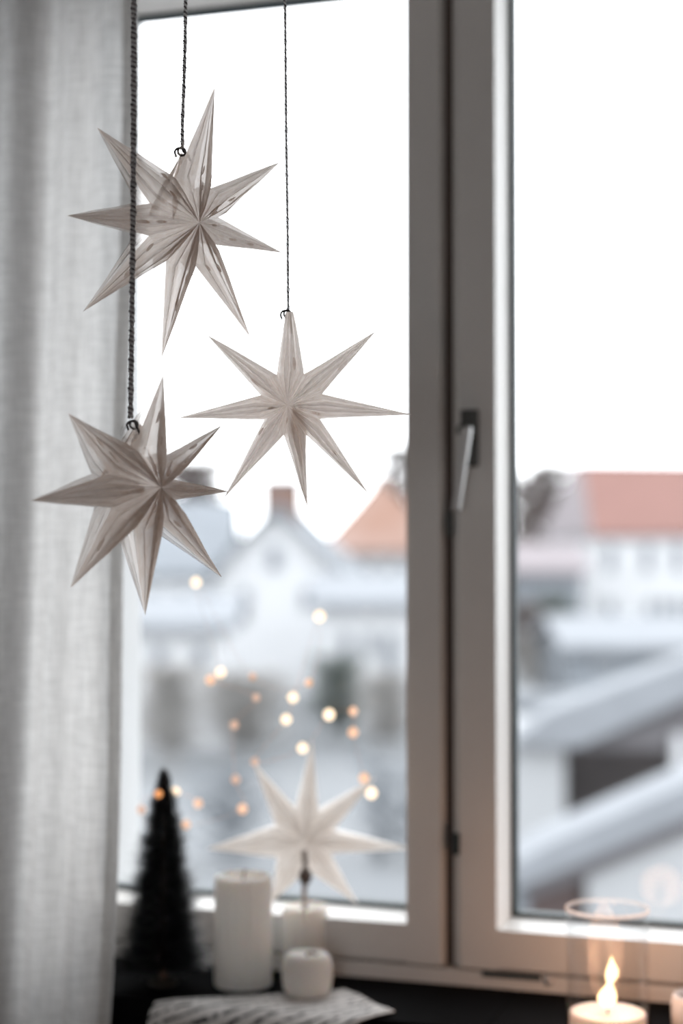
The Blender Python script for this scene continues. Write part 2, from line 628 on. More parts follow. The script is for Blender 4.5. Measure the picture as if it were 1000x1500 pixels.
M_TWIG = mat('bare_twigs', (0.102, 0.084, 0.079), rough=0.9, var=0.15)
M_EVER = mat('evergreen_needles', (0.085, 0.10, 0.09), rough=0.9, var=0.3)
M_STRAW = mat('dry_hedge', (0.24, 0.232, 0.225), rough=0.9, var=0.15)

bm = bmesh.new()
NG = 40
gv = []
for i in range(NG + 1):
    row = []
    for j in range(NG + 1):
        X = -170 + 240 * i / NG
        Y = 2 + 300 * (j / NG) ** 1.6
        row.append(bm.verts.new((X, Y, GZ + 0.25 * math.sin(X * .21) * math.sin(Y * .17) * (1 if 0 < j < NG else 0) - 0.25)))
    gv.append(row)
for i in range(NG):
    for j in range(NG):
        bm.faces.new((gv[i][j], gv[i + 1][j], gv[i + 1][j + 1], gv[i][j + 1]))
tag(from_bm('ground', bm, M_SNOW, smooth=True), 'snowy ground between the houses outside the window', None, kind='structure')
GZ -= 0.5
CAMROT = Matrix((RT, Vector((-RT.y, RT.x, 0)), Vector((0, 0, 1)))).transposed()   # x right, y away, z up


def pz(y, Z, x=500):
    return depth(x, y, Z).z


def house(name, label, x0, x1, Z, ridge, eave, dep, roof, wallm, roofm, yaw=0.0, inset=0.0, over=0.35,
          windows=(), chimneys=(), sidem=None, pane=M_WINB, group=None):
    """pixel extents at distance Z; roof 'x' (ridge across), 'y' (gable to us), 'hip'"""
    zc = depth((x0 + x1) / 2, 810, Z)
    base = Vector((zc.x, zc.y, GZ))
    root = empty(name, base, Matrix.Rotation(math.radians(yaw), 3, 'Z') @ CAMROT)
    tag(root, label, 'house', group)
    w = (x1 - x0) / FPX * Z
    he = pz(eave, Z) - GZ
    hr = pz(ridge, Z) - GZ
    wl = w / 2
    bm = bmesh.new()
    if roof == 'y':
        add_prism(bm, [Vector(p) for p in ((-wl, 0, 0), (wl, 0, 0), (wl, 0, he), (0, 0, hr - .05), (-wl, 0, he))], Vector((0, dep, 0)))
    elif roof == 'x':
        add_prism(bm, [Vector(p) for p in ((-wl, 0, 0), (-wl, dep, 0), (-wl, dep, he), (-wl, dep / 2, hr - .05), (-wl, 0, he))], Vector((w, 0, 0)))
    else:
        add_box(bm, -wl, wl, 0, dep, 0, he)
    from_bm('wall', bm, wallm, root)
    th = 0.22
    if roof == 'y':
        k = (hr - he) / wl
        for s in (-1, 1):
            bm = bmesh.new()
            e = wl + over
            add_prism(bm, [Vector((0, -over, hr)), Vector((s * e, -over, hr - k * e)), Vector((s * e, -over, hr - k * e + th)), Vector((0, -over, hr + th))], Vector((0, dep + 2 * over, 0)))
            from_bm('roof_slope', bm, roofm, root)
    elif roof == 'x':
        k = (hr - he) / (dep / 2)
        for s in (-1, 1):
            bm = bmesh.new()
            e = dep / 2 + over
            add_prism(bm, [Vector((-wl - over, dep / 2, hr)), Vector((-wl - over, dep / 2 + s * e, hr - k * e)), Vector((-wl - over, dep / 2 + s * e, hr - k * e + th)), Vector((-wl - over, dep / 2, hr + th))], Vector((w + 2 * over, 0, 0)))
            from_bm('roof_slope', bm, roofm, root)
    else:
        E = [Vector((-wl - over, -over, he)), Vector((wl + over, -over, he)), Vector((wl + over, dep + over, he)), Vector((-wl - over, dep + over, he))]
        T = [Vector((-wl + inset, dep * .42, hr)), Vector((wl - inset, dep * .42, hr)), Vector((wl - inset, dep * .58, hr)), Vector((-wl + inset, dep * .58, hr))]
        for i in range(4):
            j = (i + 1) % 4
            bm = bmesh.new()
            add_prism(bm, [E[i], E[j], T[j], T[i]], Vector((0, 0, -0.15)))
            from_bm('roof_slope', bm, (sidem or roofm) if i in (1, 3) else roofm, root)
        bm = bmesh.new()
        add_prism(bm, T, Vector((0, 0, 0.15)))
        from_bm('roof_ridge', bm, roofm, root)
    xm = (x0 + x1) / 2
    for (a, b, c, d) in windows:
        X0, X1 = (a - xm) / FPX * Z, (b - xm) / FPX * Z
        z0, z1 = pz(d, Z) - GZ, pz(c, Z) - GZ
        fr_ = box('window', (X0, X1, -0.08, 0.05, z0, z1), M_WINF, root)
        bw = min(0.09, (X1 - X0) * .15)
        xm_ = (X0 + X1) / 2
        for (u, v) in ((X0 + bw, xm_ - bw * .4), (xm_ + bw * .4, X1 - bw)):
            box('pane', (u, v, -0.11, -0.05, z0 + bw, z1 - bw), pane, fr_)
    for (a, b, c, d, m_, yy) in chimneys:
        X0, X1 = (a - xm) / FPX * Z, (b - xm) / FPX * Z
        ch = box('chimney', (X0, X1, yy, yy + (X1 - X0), pz(d, Z) - GZ, pz(c, Z) - GZ), m_, root)
        box('chimney_cap', (X0 - .1, X1 + .1, yy - .1, yy + (X1 - X0) + .1, pz(c, Z) - GZ, pz(c, Z) - GZ + .15), M_SNOWROOF, ch)
    return root


house('town_house', 'white house with a long pinkish red roof seen through the right pane', 868, 1075, 85, 676, 782, 9, 'hip',
      M_HWHITE, M_RED, yaw=9, inset=0.45, over=0.3, sidem=M_PINKGREY,
      windows=[(x, x + 13, 798, 838) for x in (884, 940, 988, 1030)] + [(x, x + 12, 878, 908) for x in (884, 945, 966, 987, 1008)])
house('town_house', 'low grey-blue house below the brown trees, beside the red-roofed house', 735, 852, 78, 800, 838, 6, 'x',
      M_HGREY, M_PINKGREY, windows=[(x, x + 12, 850, 872) for x in (765, 800, 828)])
house('town_house', 'house with a bright orange tiled roof beyond the white gable', 478, 640, 75, 694, 806, 9, 'hip',
      M_HWHITE, M_ORANGE, inset=2.6, over=0.5, sidem=M_ORANGE,
      windows=[(x, x + 12, 826, 860) for x in (530, 562, 592, 620)])
house('town_house', 'white gabled house with grey roof and brown brick chimney', 318, 492, 60, 745, 832, 10, 'y',
      M_HWHITE, M_GREYROOF, over=0.5, windows=[(392, 412, 800, 835), (350, 366, 862, 892), (442, 458, 862, 892)],
      chimneys=[(378, 434, 704, 762, M_BRICK, 1.0)], yaw=-4)
house('town_house', 'white house with a wide slate grey roof left of the gabled house', 150, 330, 76, 735, 838, 9, 'x',
      M_HWHITE, M_GREYROOF, windows=[(x, x + 15, 862, 900) for x in (215, 258, 300)])
house('town_house', 'long low white house with a snowy roof below the orange-roofed house', 470, 660, 50, 852, 888, 6, 'x',
      M_HWHITE, M_SNOWROOF, windows=[(500, 514, 925, 958), (535, 549, 925, 958)] + [(564, 580, 926, 985)])
house('garden_house', 'small white outbuilding with a snowy roof left of the long low house', 190, 330, 44, 885, 920, 5, 'x',
      M_HWHITE, M_SNOWROOF, windows=[(225, 243, 945, 975), (285, 303, 945, 975)])
house('flat_house', 'broad snow-covered hall in front of the red-roofed house', 835, 1080, 48, 918, 952, 7, 'x',
      M_HGREY, M_SNOWROOF, windows=[(960, 990, 962, 985), (870, 900, 962, 985)])


def group_boxes(name, label, cat, Z, parts):
    """small building assembled from prisms drawn in a vertical plane at distance Z"""
    p0 = depth(880, 810, Z)
    root = empty(name, Vector((p0.x, p0.y, GZ)), CAMROT)
    tag(root, label, cat)
    inv = root.matrix_world.inverted()
    back = CAMROT @ Vector((0, 1, 0))
    for nm, pts, y0, y1, m_ in parts:
        bm = bmesh.new()
        P = [inv @ (depth(x, y, Z)) for x, y in pts]
        P = [Vector((p_.x, y0, max(p_.z, 0.0))) for p_ in P]
        add_prism(bm, P, Vector((0, y1 - y0, 0)))
        from_bm(nm, bm, m_, root)
    return root


BOT = 1700
group_boxes('carport', 'white-walled carport with a dark open bay under a sloping snowy roof', 'carport', 21, [
    ('side_wall', [(748, 1075), (826, 1075), (826, BOT), (748, BOT)], 0.0, 2.5, M_SHEDW),
    ('gable_board', [(832, 1092), (1000, 1012), (1080, 1012), (1080, 1098), (832, 1098)], 0.05, 0.25, M_BOARDSHADE),
    ('back_wall', [(826, 1080), (1080, 1080), (1080, BOT), (826, BOT)], 1.5, 1.7, M_BAYSHADE),  # dark colour puts the shade of the open bay into this wall
    ('post', [(984, 1075), (1002, 1075), (1002, BOT), (984, BOT)], -0.05, 0.10, M_HWHITE),
    ('roof_snow', [(742, 1086), (800, 1040), (1000, 964), (1080, 934), (1080, 986), (1000, 1020), (840, 1090)], -0.3, 0.6, M_SNOWROOF),
])
group_boxes('garden_shed', 'near shed with brown boards, white wall and a sloping snowy roof edge', 'shed', 16, [
    ('board_wall', [(772, 1268), (852, 1232), (852, BOT), (772, BOT)], 0.1, 1.2, M_BWOOD),
    ('white_wall', [(858, 1232), (1080, 1140), (1080, BOT), (858, BOT)], 0.0, 1.2, M_SHEDW),
    ('soffit_shade', [(770, 1282), (1080, 1148), (1080, 1186), (860, 1278), (770, 1310)], -0.08, 0.1, M_BOARDSHADE),  # grey band painting the soffit's shadow under the snowy roof edge
    ('corner_post', [(748, 1280), (772, 1270), (772, BOT), (748, BOT)], 0.0, 0.3, M_HGREY),
    ('roof_snow', [(738, 1262), (800, 1228), (1000, 1140), (1080, 1104), (1080, 1158), (1000, 1190), (770, 1284), (738, 1296)], -0.25, 0.7, M_SNOWROOF),
])
group_boxes('garden_wall', 'low dark blue-grey garden wall with a snowy cap outside', 'wall', 34, [
    ('wall_body', [(700, 1036), (860, 1030), (860, 1200), (700, 1200)], 0, 0.4, M_GREYROOF),
    ('snow_cap', [(695, 1020), (865, 1014), (865, 1032), (695, 1038)], -0.1, 0.5, M_SNOWROOF),
])


def bare_tree(label, x, Z, top, spread, n, seed, m_, name='bare_tree', group=None, stems=1, cat='tree', thick=1.0):
    r = random.Random(seed)
    b0 = depth(x, 810, Z)
    root = empty(name, Vector((b0.x, b0.y, GZ)), CAMROT)
    tag(root, label, cat, group)
    H = pz(top, Z) - GZ
    R = spread / FPX * Z / 2
    bm = bmesh.new()
    tr = []
    for s in range(stems):
        ox = (r.random() - .5) * R * (1.2 if stems > 1 else 0)
        pts = [Vector((ox, 0, 0)), Vector((ox + r.uniform(-.1, .1) * R, r.uniform(-.1, .1) * R, H * .3)),
               Vector((ox + r.uniform(-.2, .2) * R, r.uniform(-.2, .2) * R, H * .62)), Vector((ox * 1.2, 0, H * .93))]
        c = catmull(pts, 4)
        tube(bm, c, H * .018 / stems ** .5, 6, H * .004)
        tr.append(c)
    from_bm('trunk', bm, m_, root)
    bm = bmesh.new()
    for k in range(n):
        c = r.choice(tr)
        i = r.randrange(3, len(c))
        p = c[i]
        a = r.uniform(0, 2 * math.pi)
        fz = p.z / H
        L = R * r.uniform(.5, 1.0) * (1.15 - .6 * abs(fz - .45))
        d = Vector((math.cos(a), math.sin(a), r.uniform(.25, 1.0)))
        q = p + d * L * .55
        q.z = min(q.z, H * .95)
        e = q + Vector((d.x + r.uniform(-.5, .5), d.y + r.uniform(-.5, .5), r.uniform(-.1, .9))) * L * .5
        e.z = min(e.z, H)
        tube(bm, [p, q, e], H * .009 * thick, 3, H * .003 * thick)
        for _ in range(7):
            t = r.uniform(.2, 1)
            s0 = p.lerp(q, t) if r.random() < .5 else q.lerp(e, t)
            v = Vector((r.uniform(-1, 1), r.uniform(-1, 1), r.uniform(-.3, 1))) * L * .32
            ee = s0 + v
            ee.z = max(0.1, min(ee.z, H))
            tube(bm, [s0, ee], H * .0065 * thick, 3, H * .002 * thick)
    o_ = from_bm('twigs', bm, m_, root, recalc=False)
    o_['kind'] = 'stuff'
    return root


bare_tree('brown bare tree left of the pinkish red roof', 805, 100, 676, 78, 420, 3, M_TWIG, thick=1.7)
bare_tree('wispy brown bare tree close to the white window stile outside', 768, 105, 690, 60, 360, 4, M_TWIG, thick=1.7)
bare_tree('bare tree rising above the slate grey roof', 275, 110, 672, 110, 300, 5, M_TWIG, thick=1.5)
bare_tree('bare tree behind the orange-roofed house', 585, 115, 648, 80, 300, 6, M_TWIG, thick=1.5)
bare_tree('dark round evergreen bush at the corner of the red-roofed house', 815, 72, 872, 58, 420, 8, M_EVER, name='evergreen_bush', stems=3, cat='bush')
bare_tree('grey-brown bush beside the dark evergreen bush', 775, 70, 880, 60, 260, 9, M_TWIG, name='garden_bush', stems=4, cat='bush')
bare_tree('straw-coloured clipped hedge in front of the evergreen bush', 790, 60, 925, 75, 300, 10, M_STRAW, name='dry_hedge', stems=5, cat='hedge')
bare_tree('dark green bush in front of the long low white house', 505, 46, 962, 80, 300, 11, M_EVER, name='evergreen_bush', stems=4, cat='bush')
bare_tree('brown bush right of the dark green bush, before the long low house', 565, 44, 985, 90, 260, 12, M_STRAW, name='garden_bush', stems=4, cat='bush')
bare_tree('brown bush in front of the small white outbuilding', 255, 40, 975, 110, 260, 13, M_STRAW, name='garden_bush', stems=4, cat='bush')
bare_tree('wide grey bush in front of the white gabled house', 370, 42, 985, 130, 260, 14, M_STRAW, name='garden_bush', stems=5, cat='bush')
bare_tree('thin bare shrub standing in the snow behind the standing star', 575, 27, 1110, 90, 110, 15, M_GREYROOF, name='bare_shrub', stems=3, cat='shrub')
bare_tree('thin bare shrub standing in the snow behind the pillar candle', 350, 27, 1120, 150, 80, 16, M_GREYROOF, name='bare_shrub', stems=3, cat='shrub')

# ------------------------------------------------------------------ curtain
M_LINEN = linen_mat('sheer_linen', trans=0.64, see=0.13, col=(0.76, 0.755, 0.75))
M_HEM = linen_mat('linen_hem', trans=0.5, see=0.03, col=(0.66, 0.65, 0.635))
CY = SILL_Y - 0.07
r_top, r_mid, r_bot = on_y(199, 40, CY), on_y(186, 760, CY), on_y(160, 1490, CY)
ctop, cbot = ROOM_H - 0.01, 0.02


def edge_x(z):
    # right edge of the cloth: hangs slightly inward towards the floor
    if z > r_mid.z:
        k = (r_top.x - r_mid.x) / (r_top.z - r_mid.z)
        return r_mid.x + k * (z - r_mid.z)
    k = (r_mid.x - r_bot.x) / (r_mid.z - r_bot.z)
    return r_mid.x + k * (z - r_mid.z)


def fold(u, z):
    # u: metres from the right edge to the left
    h = (z - 0.9) / 1.8
    a = 0.014 * math.sin(u * 38 + 2.6 + 0.5 * math.sin(z * 1.1)) + 0.012 * math.sin(u * 83 + 1.3 + 0.6 * z)
    a += 0.006 * math.sin(u * 17 + z * 2.2)
    return a * min(1, 0.25 + u / 0.09)


curt = empty('curtain', (edge_x(0.0), CY, 0.0))
tag(curt, 'sheer grey-white linen curtain hanging at the left of the window', 'curtain')
cols = 150
rows = 60
CWID = 0.85


def cloth_strip(name, u0, u1, nc, off, m_):
    bm = bmesh.new()
    gr = []
    for j in range(rows + 1):
        z = cbot + (ctop - cbot) * j / rows
        row = []
        for i in range(nc + 1):
            u = u0 + (u1 - u0) * i / nc
            xw = edge_x(z) - u + 0.004 * math.sin(z * 7) * max(0, 1 - u / .1)
            row.append(bm.verts.new((xw - curt.location.x, fold(u, z) + off, z)))
        gr.append(row)
    for j in range(rows):
        for i in range(nc):
            bm.faces.new((gr[j][i], gr[j][i + 1], gr[j + 1][i + 1], gr[j + 1][i]))
    return from_bm(name, bm, m_, curt, smooth=True)


cloth_strip('cloth', 0.0, CWID, cols, 0.0, M_LINEN)
cloth_strip('hem', 0.0005, 0.016, 4, -0.0015, M_HEM)

# ------------------------------------------------------------------ hanging paper stars
M_PAPER = paper_mat('star_paper')
M_PAPERB = paper_mat('star_paper_back', trans=0.86, warm=(0.985, 0.94, 0.905), clear=0.38)
M_PAPER2 = paper_mat('star_paper_matte', trans=0.45, warm=(0.84, 0.815, 0.79), clear=0.03)
M_WIRE = mat('dark_hook_wire', (0.06, 0.05, 0.05), rough=0.4, metal=0.6, var=0.1)
M_CORD_A = mat('silver_thread', (0.97, 0.96, 0.97), rough=0.3, var=0.12, vscale=420, detail=2, translucent=0.82)
M_CORD_B = mat('dark_thread', (0.34, 0.31, 0.32), rough=0.35, metal=0.3, col2=(0.07, 0.06, 0.065), vscale=380, detail=2)
M_CLEAR = glass_mat('clear_ribbon', (0.95, 0.95, 0.95), fmul=0.6, base=0.1)


def star_arm(root, T, VL, VR, cf, hb, hv, rv_depth, seed, m_, cut=0.0, pleats=8, back_shift=0.0, flaps=0, name='point'):
    """one hollow pleated paper point: T tip (2D), VL/VR valley points (2D), cf front apex depth"""
    r = random.Random(seed)
    bm = bmesh.new()
    uvl = bm.loops.layers.uv.new('UVMap')
    T = Vector((T[0], T[1], back_shift))
    R = T.length

    def side(sign, h):
        Cc = Vector((0, 0, h * sign + back_shift))
        base = []
        for i in range(pleats + 1):
            s = -1 + 2 * i / pleats
            p = VL.lerp(VR, (s + 1) / 2)
            p = Vector((p[0], p[1], 0))
            # bulge outwards slightly towards the tip in the middle of the point
            p = p + Vector((T.x, T.y, 0)) * (0.06 * (1 - s * s))
            dr = p.length / R
            ridge = h * max(0.0, 1 - dr) * 1.05
            d = hv + (ridge - hv) * (1 - abs(s)) ** 0.8
            d += (0.19 * h if i % 2 else -0.10 * h) * (1 - abs(s) * .6)
            base.append(Vector((p.x, p.y, sign * d + back_shift)))
        levels = [0.0, 0.33, 0.66, 1.0, 1.3, 1.6, 2.0]
        rowsv = []
        for lv in levels:
            row = []
            for i, b in enumerate(base):
                if lv <= 1:
                    p = Cc.lerp(b, lv)
                    if 0 < lv < 1:
                        p.z += sign * ((0.05 * h) if i % 2 else -0.03 * h) * (1 - abs(lv - .5))
                else:
                    t = lv - 1
                    end = T.copy()
                    if cut:
                        perp = Vector((-T.y, T.x, 0)).normalized()
                        end = T + perp * cut * (-(1 - 2 * i / pleats))
                    p = b.lerp(end, t)
                    if 0 < t < 1:
                        k = 1 - abs(2 * t - 1)
                        p += Vector((r.uniform(-1, 1), r.uniform(-1, 1), r.uniform(-1, 1))) * 0.0007 * k
                row.append(p)
            rowsv.append(row)
        for li in range(len(levels) - 1):
            for i in range(pleats):
                q = [rowsv[li][i], rowsv[li][i + 1], rowsv[li + 1][i + 1], rowsv[li + 1][i]]
                uu = [(i, levels[li]), (i + 1, levels[li]), (i + 1, levels[li + 1]), (i, levels[li + 1])]
                if levels[li] == 0.0:
                    q = [q[0], q[2], q[3]]
                    uu = [uu[0], uu[2], uu[3]]
                elif levels[li + 1] == 2.0 and not cut:
                    q = q[:3]
                    uu = uu[:3]
                if sign < 0:
                    q = q[::-1]
                    uu = uu[::-1]
                f = bm.faces.new([bm.verts.new(v) for v in q])
                f.material_index = 1 if sign < 0 else 0
                for lp, w_ in zip(f.loops, uu):
                    lp[uvl].uv = (w_[0] / pleats + seed * 1.7, w_[1] + seed * .9)
        return rowsv

    rf = side(1, cf)
    hv = min(hv, hb * .5)
    side(-1, hb)
    # small lifted scallops of paper on the front
    for _ in range(flaps):
        i = r.randrange(1, pleats - 1)
        li = r.choice((1, 2, 3, 3, 4))
        a = rf[li][i].lerp(rf[li][i + 1], r.uniform(.2, .8))
        b = rf[li + 1][i].lerp(rf[li + 1][i + 1], r.uniform(.2, .8))
        d = (b - a)
        L = min(d.length, 0.016) * r.uniform(.6, 1.0)
        d.normalize()
        s = d.cross(Vector((0, 0, 1))).normalized() * L * .16
        lift = Vector((0, 0, 0.0022))
        n_ = 6
        up_, dn_ = [], []
        for k in range(n_ + 1):
            t = k / n_
            ww = math.sin(math.pi * t) ** .7
            c_ = a + d * L * t + lift * (0.35 + t)
            up_.append(c_ + s * ww)
            dn_.append(c_ - s * ww * .5 + lift * .4 * ww)
        for k in range(n_):
            f = bm.faces.new([bm.verts.new(v) for v in (up_[k], up_[k + 1], dn_[k + 1], dn_[k])])
            for lp in f.loops:
                lp[uvl].uv = (seed + k * .03, seed * .5)
    bmesh.ops.remove_doubles(bm, verts=bm.verts[:], dist=1e-5)
    idx = [f.material_index for f in bm.faces]
    o_ = from_bm(name, bm, m_, root)
    o_.data.materials.append(M_PAPERB)
    o_.data.polygons.foreach_set('material_index', idx)
    return o_


def make_star(name, label, cat, mid, Z, yaw, pitch, apex, h, tips, rv, m_, group=None, stub=None, extra=None, cutidx=None, flaps=0, seed=1):
    P0 = depth(mid[0], mid[1], Z)
    toward = -ray(*mid).normalized()
    n = Matrix.Rotation(math.radians(yaw), 3, 'Z') @ toward
    side_ = Vector((0, 0, 1)).cross(n).normalized()
    n = Matrix.Rotation(math.radians(pitch), 3, side_) @ n
    Cf = on_plane(apex[0], apex[1], P0 + n * h, n)
    foot = Cf - n * h
    e1 = Vector((0, 0, 1)).cross(n).normalized()
    e2 = n.cross(e1)
    rot = Matrix((e1, e2, n)).transposed()
    root = empty(name, foot, rot)
    tag(root, label, cat, group)
    inv = root.matrix_world.inverted()
    T2 = []
    for t in tips:
        q = inv @ on_plane(t[0], t[1], P0, n)
        T2.append(Vector((q.x, q.y)) * 1.025)
    order = sorted(range(len(T2)), key=lambda i: math.atan2(T2[i].y, T2[i].x))
    Rm = sum(t.length for t in T2) / len(T2)
    print(name, 'R', [round(T2[i].length, 3) for i in order], 'ang', [round(math.degrees(math.atan2(T2[i].y, T2[i].x))) for i in order])
    N = len(order)
    ang = [math.atan2(T2[i].y, T2[i].x) for i in order]
    val = []
    for k in range(N):
        a0, a1 = ang[k], ang[(k + 1) % N]
        if a1 < a0:
            a1 += 2 * math.pi
        am = (a0 + a1) / 2
        val.append(Vector((math.cos(am), math.sin(am))) * rv * Rm)
    for k in range(N):
        i = order[k]
        star_arm(root, T2[i], val[k - 1], val[k], h, h * .35, h * 0.42, rv, seed * 10 + k, m_,
                 cut=(0.004 if cutidx == i else 0.0), flaps=flaps)
    if extra:
        for q in extra:
            w = inv @ on_plane(q[0], q[1], P0 - n * 0.012, n)
            t = Vector((w.x, w.y))
            pr = Vector((-t.y, t.x)).normalized() * rv * Rm * .26
            b0 = t.normalized() * rv * Rm * .8
            star_arm(root, t, b0 - pr, b0 + pr, h * .3, h * .8, h * .1, rv, seed * 10 + 9, m_, back_shift=-0.010)
    if stub:
        w = inv @ on_plane(stub[0], stub[1], P0 - n * 0.014, n)
        t = Vector((w.x, w.y))
        pr = Vector((-t.y, t.x)).normalized() * rv * Rm * .16
        b0 = t.normalized() * rv * Rm * .8
        star_arm(root, t, b0 - pr, b0 + pr, h * .25, h * .8, h * .1, rv, seed * 10 + 8, m_, cut=0.004, back_shift=-0.012, name='hanging_tab')
    return root, P0, n


def cord(root, pix, P0, n, r_str, pitch_len, loose=0.0):
    """two threads twisted round each other, up to the ceiling hook"""
    inv = root.matrix_world.inverted()
    Zd = (P0 - CAM).dot(FW)
    pts = [depth(x, y, Zd) for x, y in pix]
    low, hi = pts[-1], pts[0]
    topp = Vector((hi.x, hi.y, ROOM_H))
    path = [topp, topp.lerp(hi, .5)] + pts
    dense = []
    L = 0.0
    for a, b in zip(path, path[1:]):
        d = (b - a).length
        k = max(1, int(d / (pitch_len / 7)))
        for i in range(k):
            dense.append((a.lerp(b, i / k), L + d * i / k))
        L += d
    dense.append((path[-1], L))
    for s, m_ in ((0, M_CORD_A), (1, M_CORD_B)):
        bm = bmesh.new()
        P = []
        for p, l in dense:
            a = 2 * math.pi * l / pitch_len + s * math.pi
            w = r_str * (1 + .22 * math.sin(l * 700) + .2 * math.sin(l * 271 + s))
            P.append(inv @ (p + RT * math.cos(a) * w + Vector((-RT.y, RT.x, 0)) * math.sin(a) * w))
        tube(bm, P, r_str * .92, 5)
        from_bm('cord', bm, m_, root, smooth=True)
    return low


def hook(root, low_px, tail_px, P0, clear=False):
    inv = root.matrix_world.inverted()
    Zd = (P0 - CAM).dot(FW)
    x, y = low_px
    bm = bmesh.new()
    loop = []
    for k in range(13):
        a = 2 * math.pi * k / 12
        loop.append(inv @ (depth(x + 4.5 * math.sin(a) - 1, y + 6 - 6 * math.cos(a), Zd) + Vector((0, 1, 0)) * .002 * math.sin(a)))
    tube(bm, loop, 0.0011, 6)
    tl = [depth(x, y, Zd), depth(x + 2, y + 6, Zd - .004), depth(x + (tail_px[0] - x) * .6, y + (tail_px[1] - y) * .5, Zd - .006), depth(*tail_px, Zd + .002)]
    tube(bm, [inv @ p_ for p_ in catmull(tl, 4)], 0.0012, 6)
    tl = [depth(x + 3, y + 3, Zd), depth(x - 6, y + 1, Zd - .003), depth(x - 11, y + 6, Zd - .003), depth(x - 9, y + 14, Zd - .002)]
    tube(bm, [inv @ p_ for p_ in catmull(tl, 4)], 0.0010, 6)
    from_bm('hook', bm, M_WIRE, root, smooth=True)
    if clear:
        bm = bmesh.new()
        pts = []
        for k in range(26):
            a = 2 * math.pi * k / 13
            rr = 14 - .2 * k
            pts.append(inv @ depth(x - 3 - rr * math.sin(a) * .9 - 4, y + 18 - rr * math.cos(a), Zd - 0.002 * (k / 13)))
        tube(bm, pts, 0.0013, 6)
        from_bm('ribbon_curl', bm, M_CLEAR, root, smooth=True)


s1, P1, n1 = make_star('hanging_star', 'uppermost white paper star, hung on a dark twisted cord before the left pane', 'star', (257, 326), 1.60, 34, 0,
                       (292, 326), 0.045, [(313, 132), (407, 239), (412, 370), (365, 492), (237, 520), (125, 453), (102, 316), (145, 190)],
                       0.31, M_PAPER, 'paper stars hanging before the window', stub=(268, 226), flaps=3, seed=1)
cord(s1, [(272, -20), (271, 60), (269, 130), (267, 180), (267, 218)], P1, n1, 0.00110, 0.0048)
hook(s1, (267, 216), (279, 236), P1)
s2, P2, n2 = make_star('hanging_star', 'white paper star with evenly spread points, its cut top point tied to the cord', 'star', (431, 606), 1.66, -8, 4,
                       (421, 594), 0.045, [(424, 460), (548, 487), (600, 607), (537, 720), (450, 740), (330, 727), (262, 612), (305, 492)],
                       0.285, M_PAPER, 'paper stars hanging before the window', extra=[(447, 702)], cutidx=0, flaps=1, seed=2)
cord(s2, [(417, -20), (418, 80), (419, 200), (421, 330), (422, 456)], P2, n2, 0.00090, 0.0044)
hook(s2, (422, 454), (427, 488), P2)
s3, P3, n3 = make_star('hanging_star', 'lowest hanging white paper star with a thick silver cord and a clear curl of ribbon', 'star', (189, 724), 1.50, 35, 0,
                       (236, 714), 0.052, [(238, 552), (322, 625), (332, 720), (322, 843), (212, 897), (105, 858), (48, 733), (102, 608)],
                       0.31, M_PAPER, 'paper stars hanging before the window', stub=(203, 622), flaps=3, seed=3)
cord(s3, [(196, -20), (196, 120), (195, 300), (193, 470), (191, 612)], P3, n3, 0.00150, 0.0044)
hook(s3, (197, 616), (208, 650), P3, clear=True)

# ------------------------------------------------------------------ things on the sill
M_WAX = mat('white_wax', (0.90, 0.875, 0.845), rough=0.5, sss=0.5, var=0.02, vscale=20, translucent=0.40)
M_WICK = mat('candle_wick', (0.03, 0.025, 0.02), rough=0.9, var=0.2)
M_BRISTLE = mat('black_bristles', (0.022, 0.023, 0.025), rough=0.35, var=0.5, vscale=120, spec=0.6)
M_TRUNK = mat('tree_stem_wood', (0.20, 0.11, 0.07), rough=0.7, var=0.2, vscale=40)
M_STEM = mat('dark_stem', (0.34, 0.28, 0.24), rough=0.6, var=0.2)


def sill_at(x, y):
    return on_z(x, y, ZS)


# black bottle-brush tree
tp = sill_at(239, 1442)
tree = tag(empty('miniature_tree', tp), 'small black bottle-brush Christmas tree on the window sill', 'ornament tree')
Zt = (tp - CAM).dot(FW)
pxm = Zt / FPX
TH_ = (1442 - 1130) * pxm
z_lo = (1442 - 1416) * pxm
bm = bmesh.new()
lathe(bm, [(0, 0), (0.020, 0), (0.020, 0.008), (0.017, 0.010), (0, 0.010)], 24)
from_bm('base', bm, M_WICK, tree)
bm = bmesh.new()
tube(bm, [(0, 0, 0.008), (0, 0, TH_ * .5), (0, 0, TH_ * .97)], 0.0055, 8, 0.0015)
from_bm('stem', bm, M_TRUNK, tree)
bm = bmesh.new()
bm2 = bmesh.new()
r = random.Random(5)
tuft = [[r.uniform(.78, 1.16) for _ in range(14)] for _ in range(30)]
for k in range(12000):
    t = r.random() ** 1.25
    z = z_lo + (TH_ - z_lo) * t
    Rz = (72 * pxm) * (1 - t) ** 0.72 * (0.95 + .07 * math.sin(t * 60 + 1.2 * math.sin(3 * t))) + 0.004
    a = r.uniform(0, 2 * math.pi)
    L = Rz * r.uniform(.70, 1.10) * (1 + .07 * math.sin(a * 5 + t * 30))
    L *= tuft[int(t * 29.99)][int(a / (2 * math.pi) * 13.99)]
    d = Vector((math.cos(a), math.sin(a), r.uniform(-.15, .38))).normalized()
    tb = bm2 if k % 14 == 0 else bm  # a share of the bristles is paler: glints put into the colour
    p = Vector((0, 0, z)) + d * L * .25
    e = Vector((0, 0, z)) + d * L + Vector((0, 0, r.uniform(-.004, .006)))
    if e.z < .02:
        e.z = .02
    s = d.orthogonal().normalized() * 0.00075
    s2_ = d.cross(s)
    v = [tb.verts.new(p + s), tb.verts.new(p - s * .5 + s2_ * .87), tb.verts.new(p - s * .5 - s2_ * .87), tb.verts.new(e)]
    for i, j in ((0, 1), (1, 2), (2, 0)):
        tb.faces.new((v[i], v[j], v[3]))
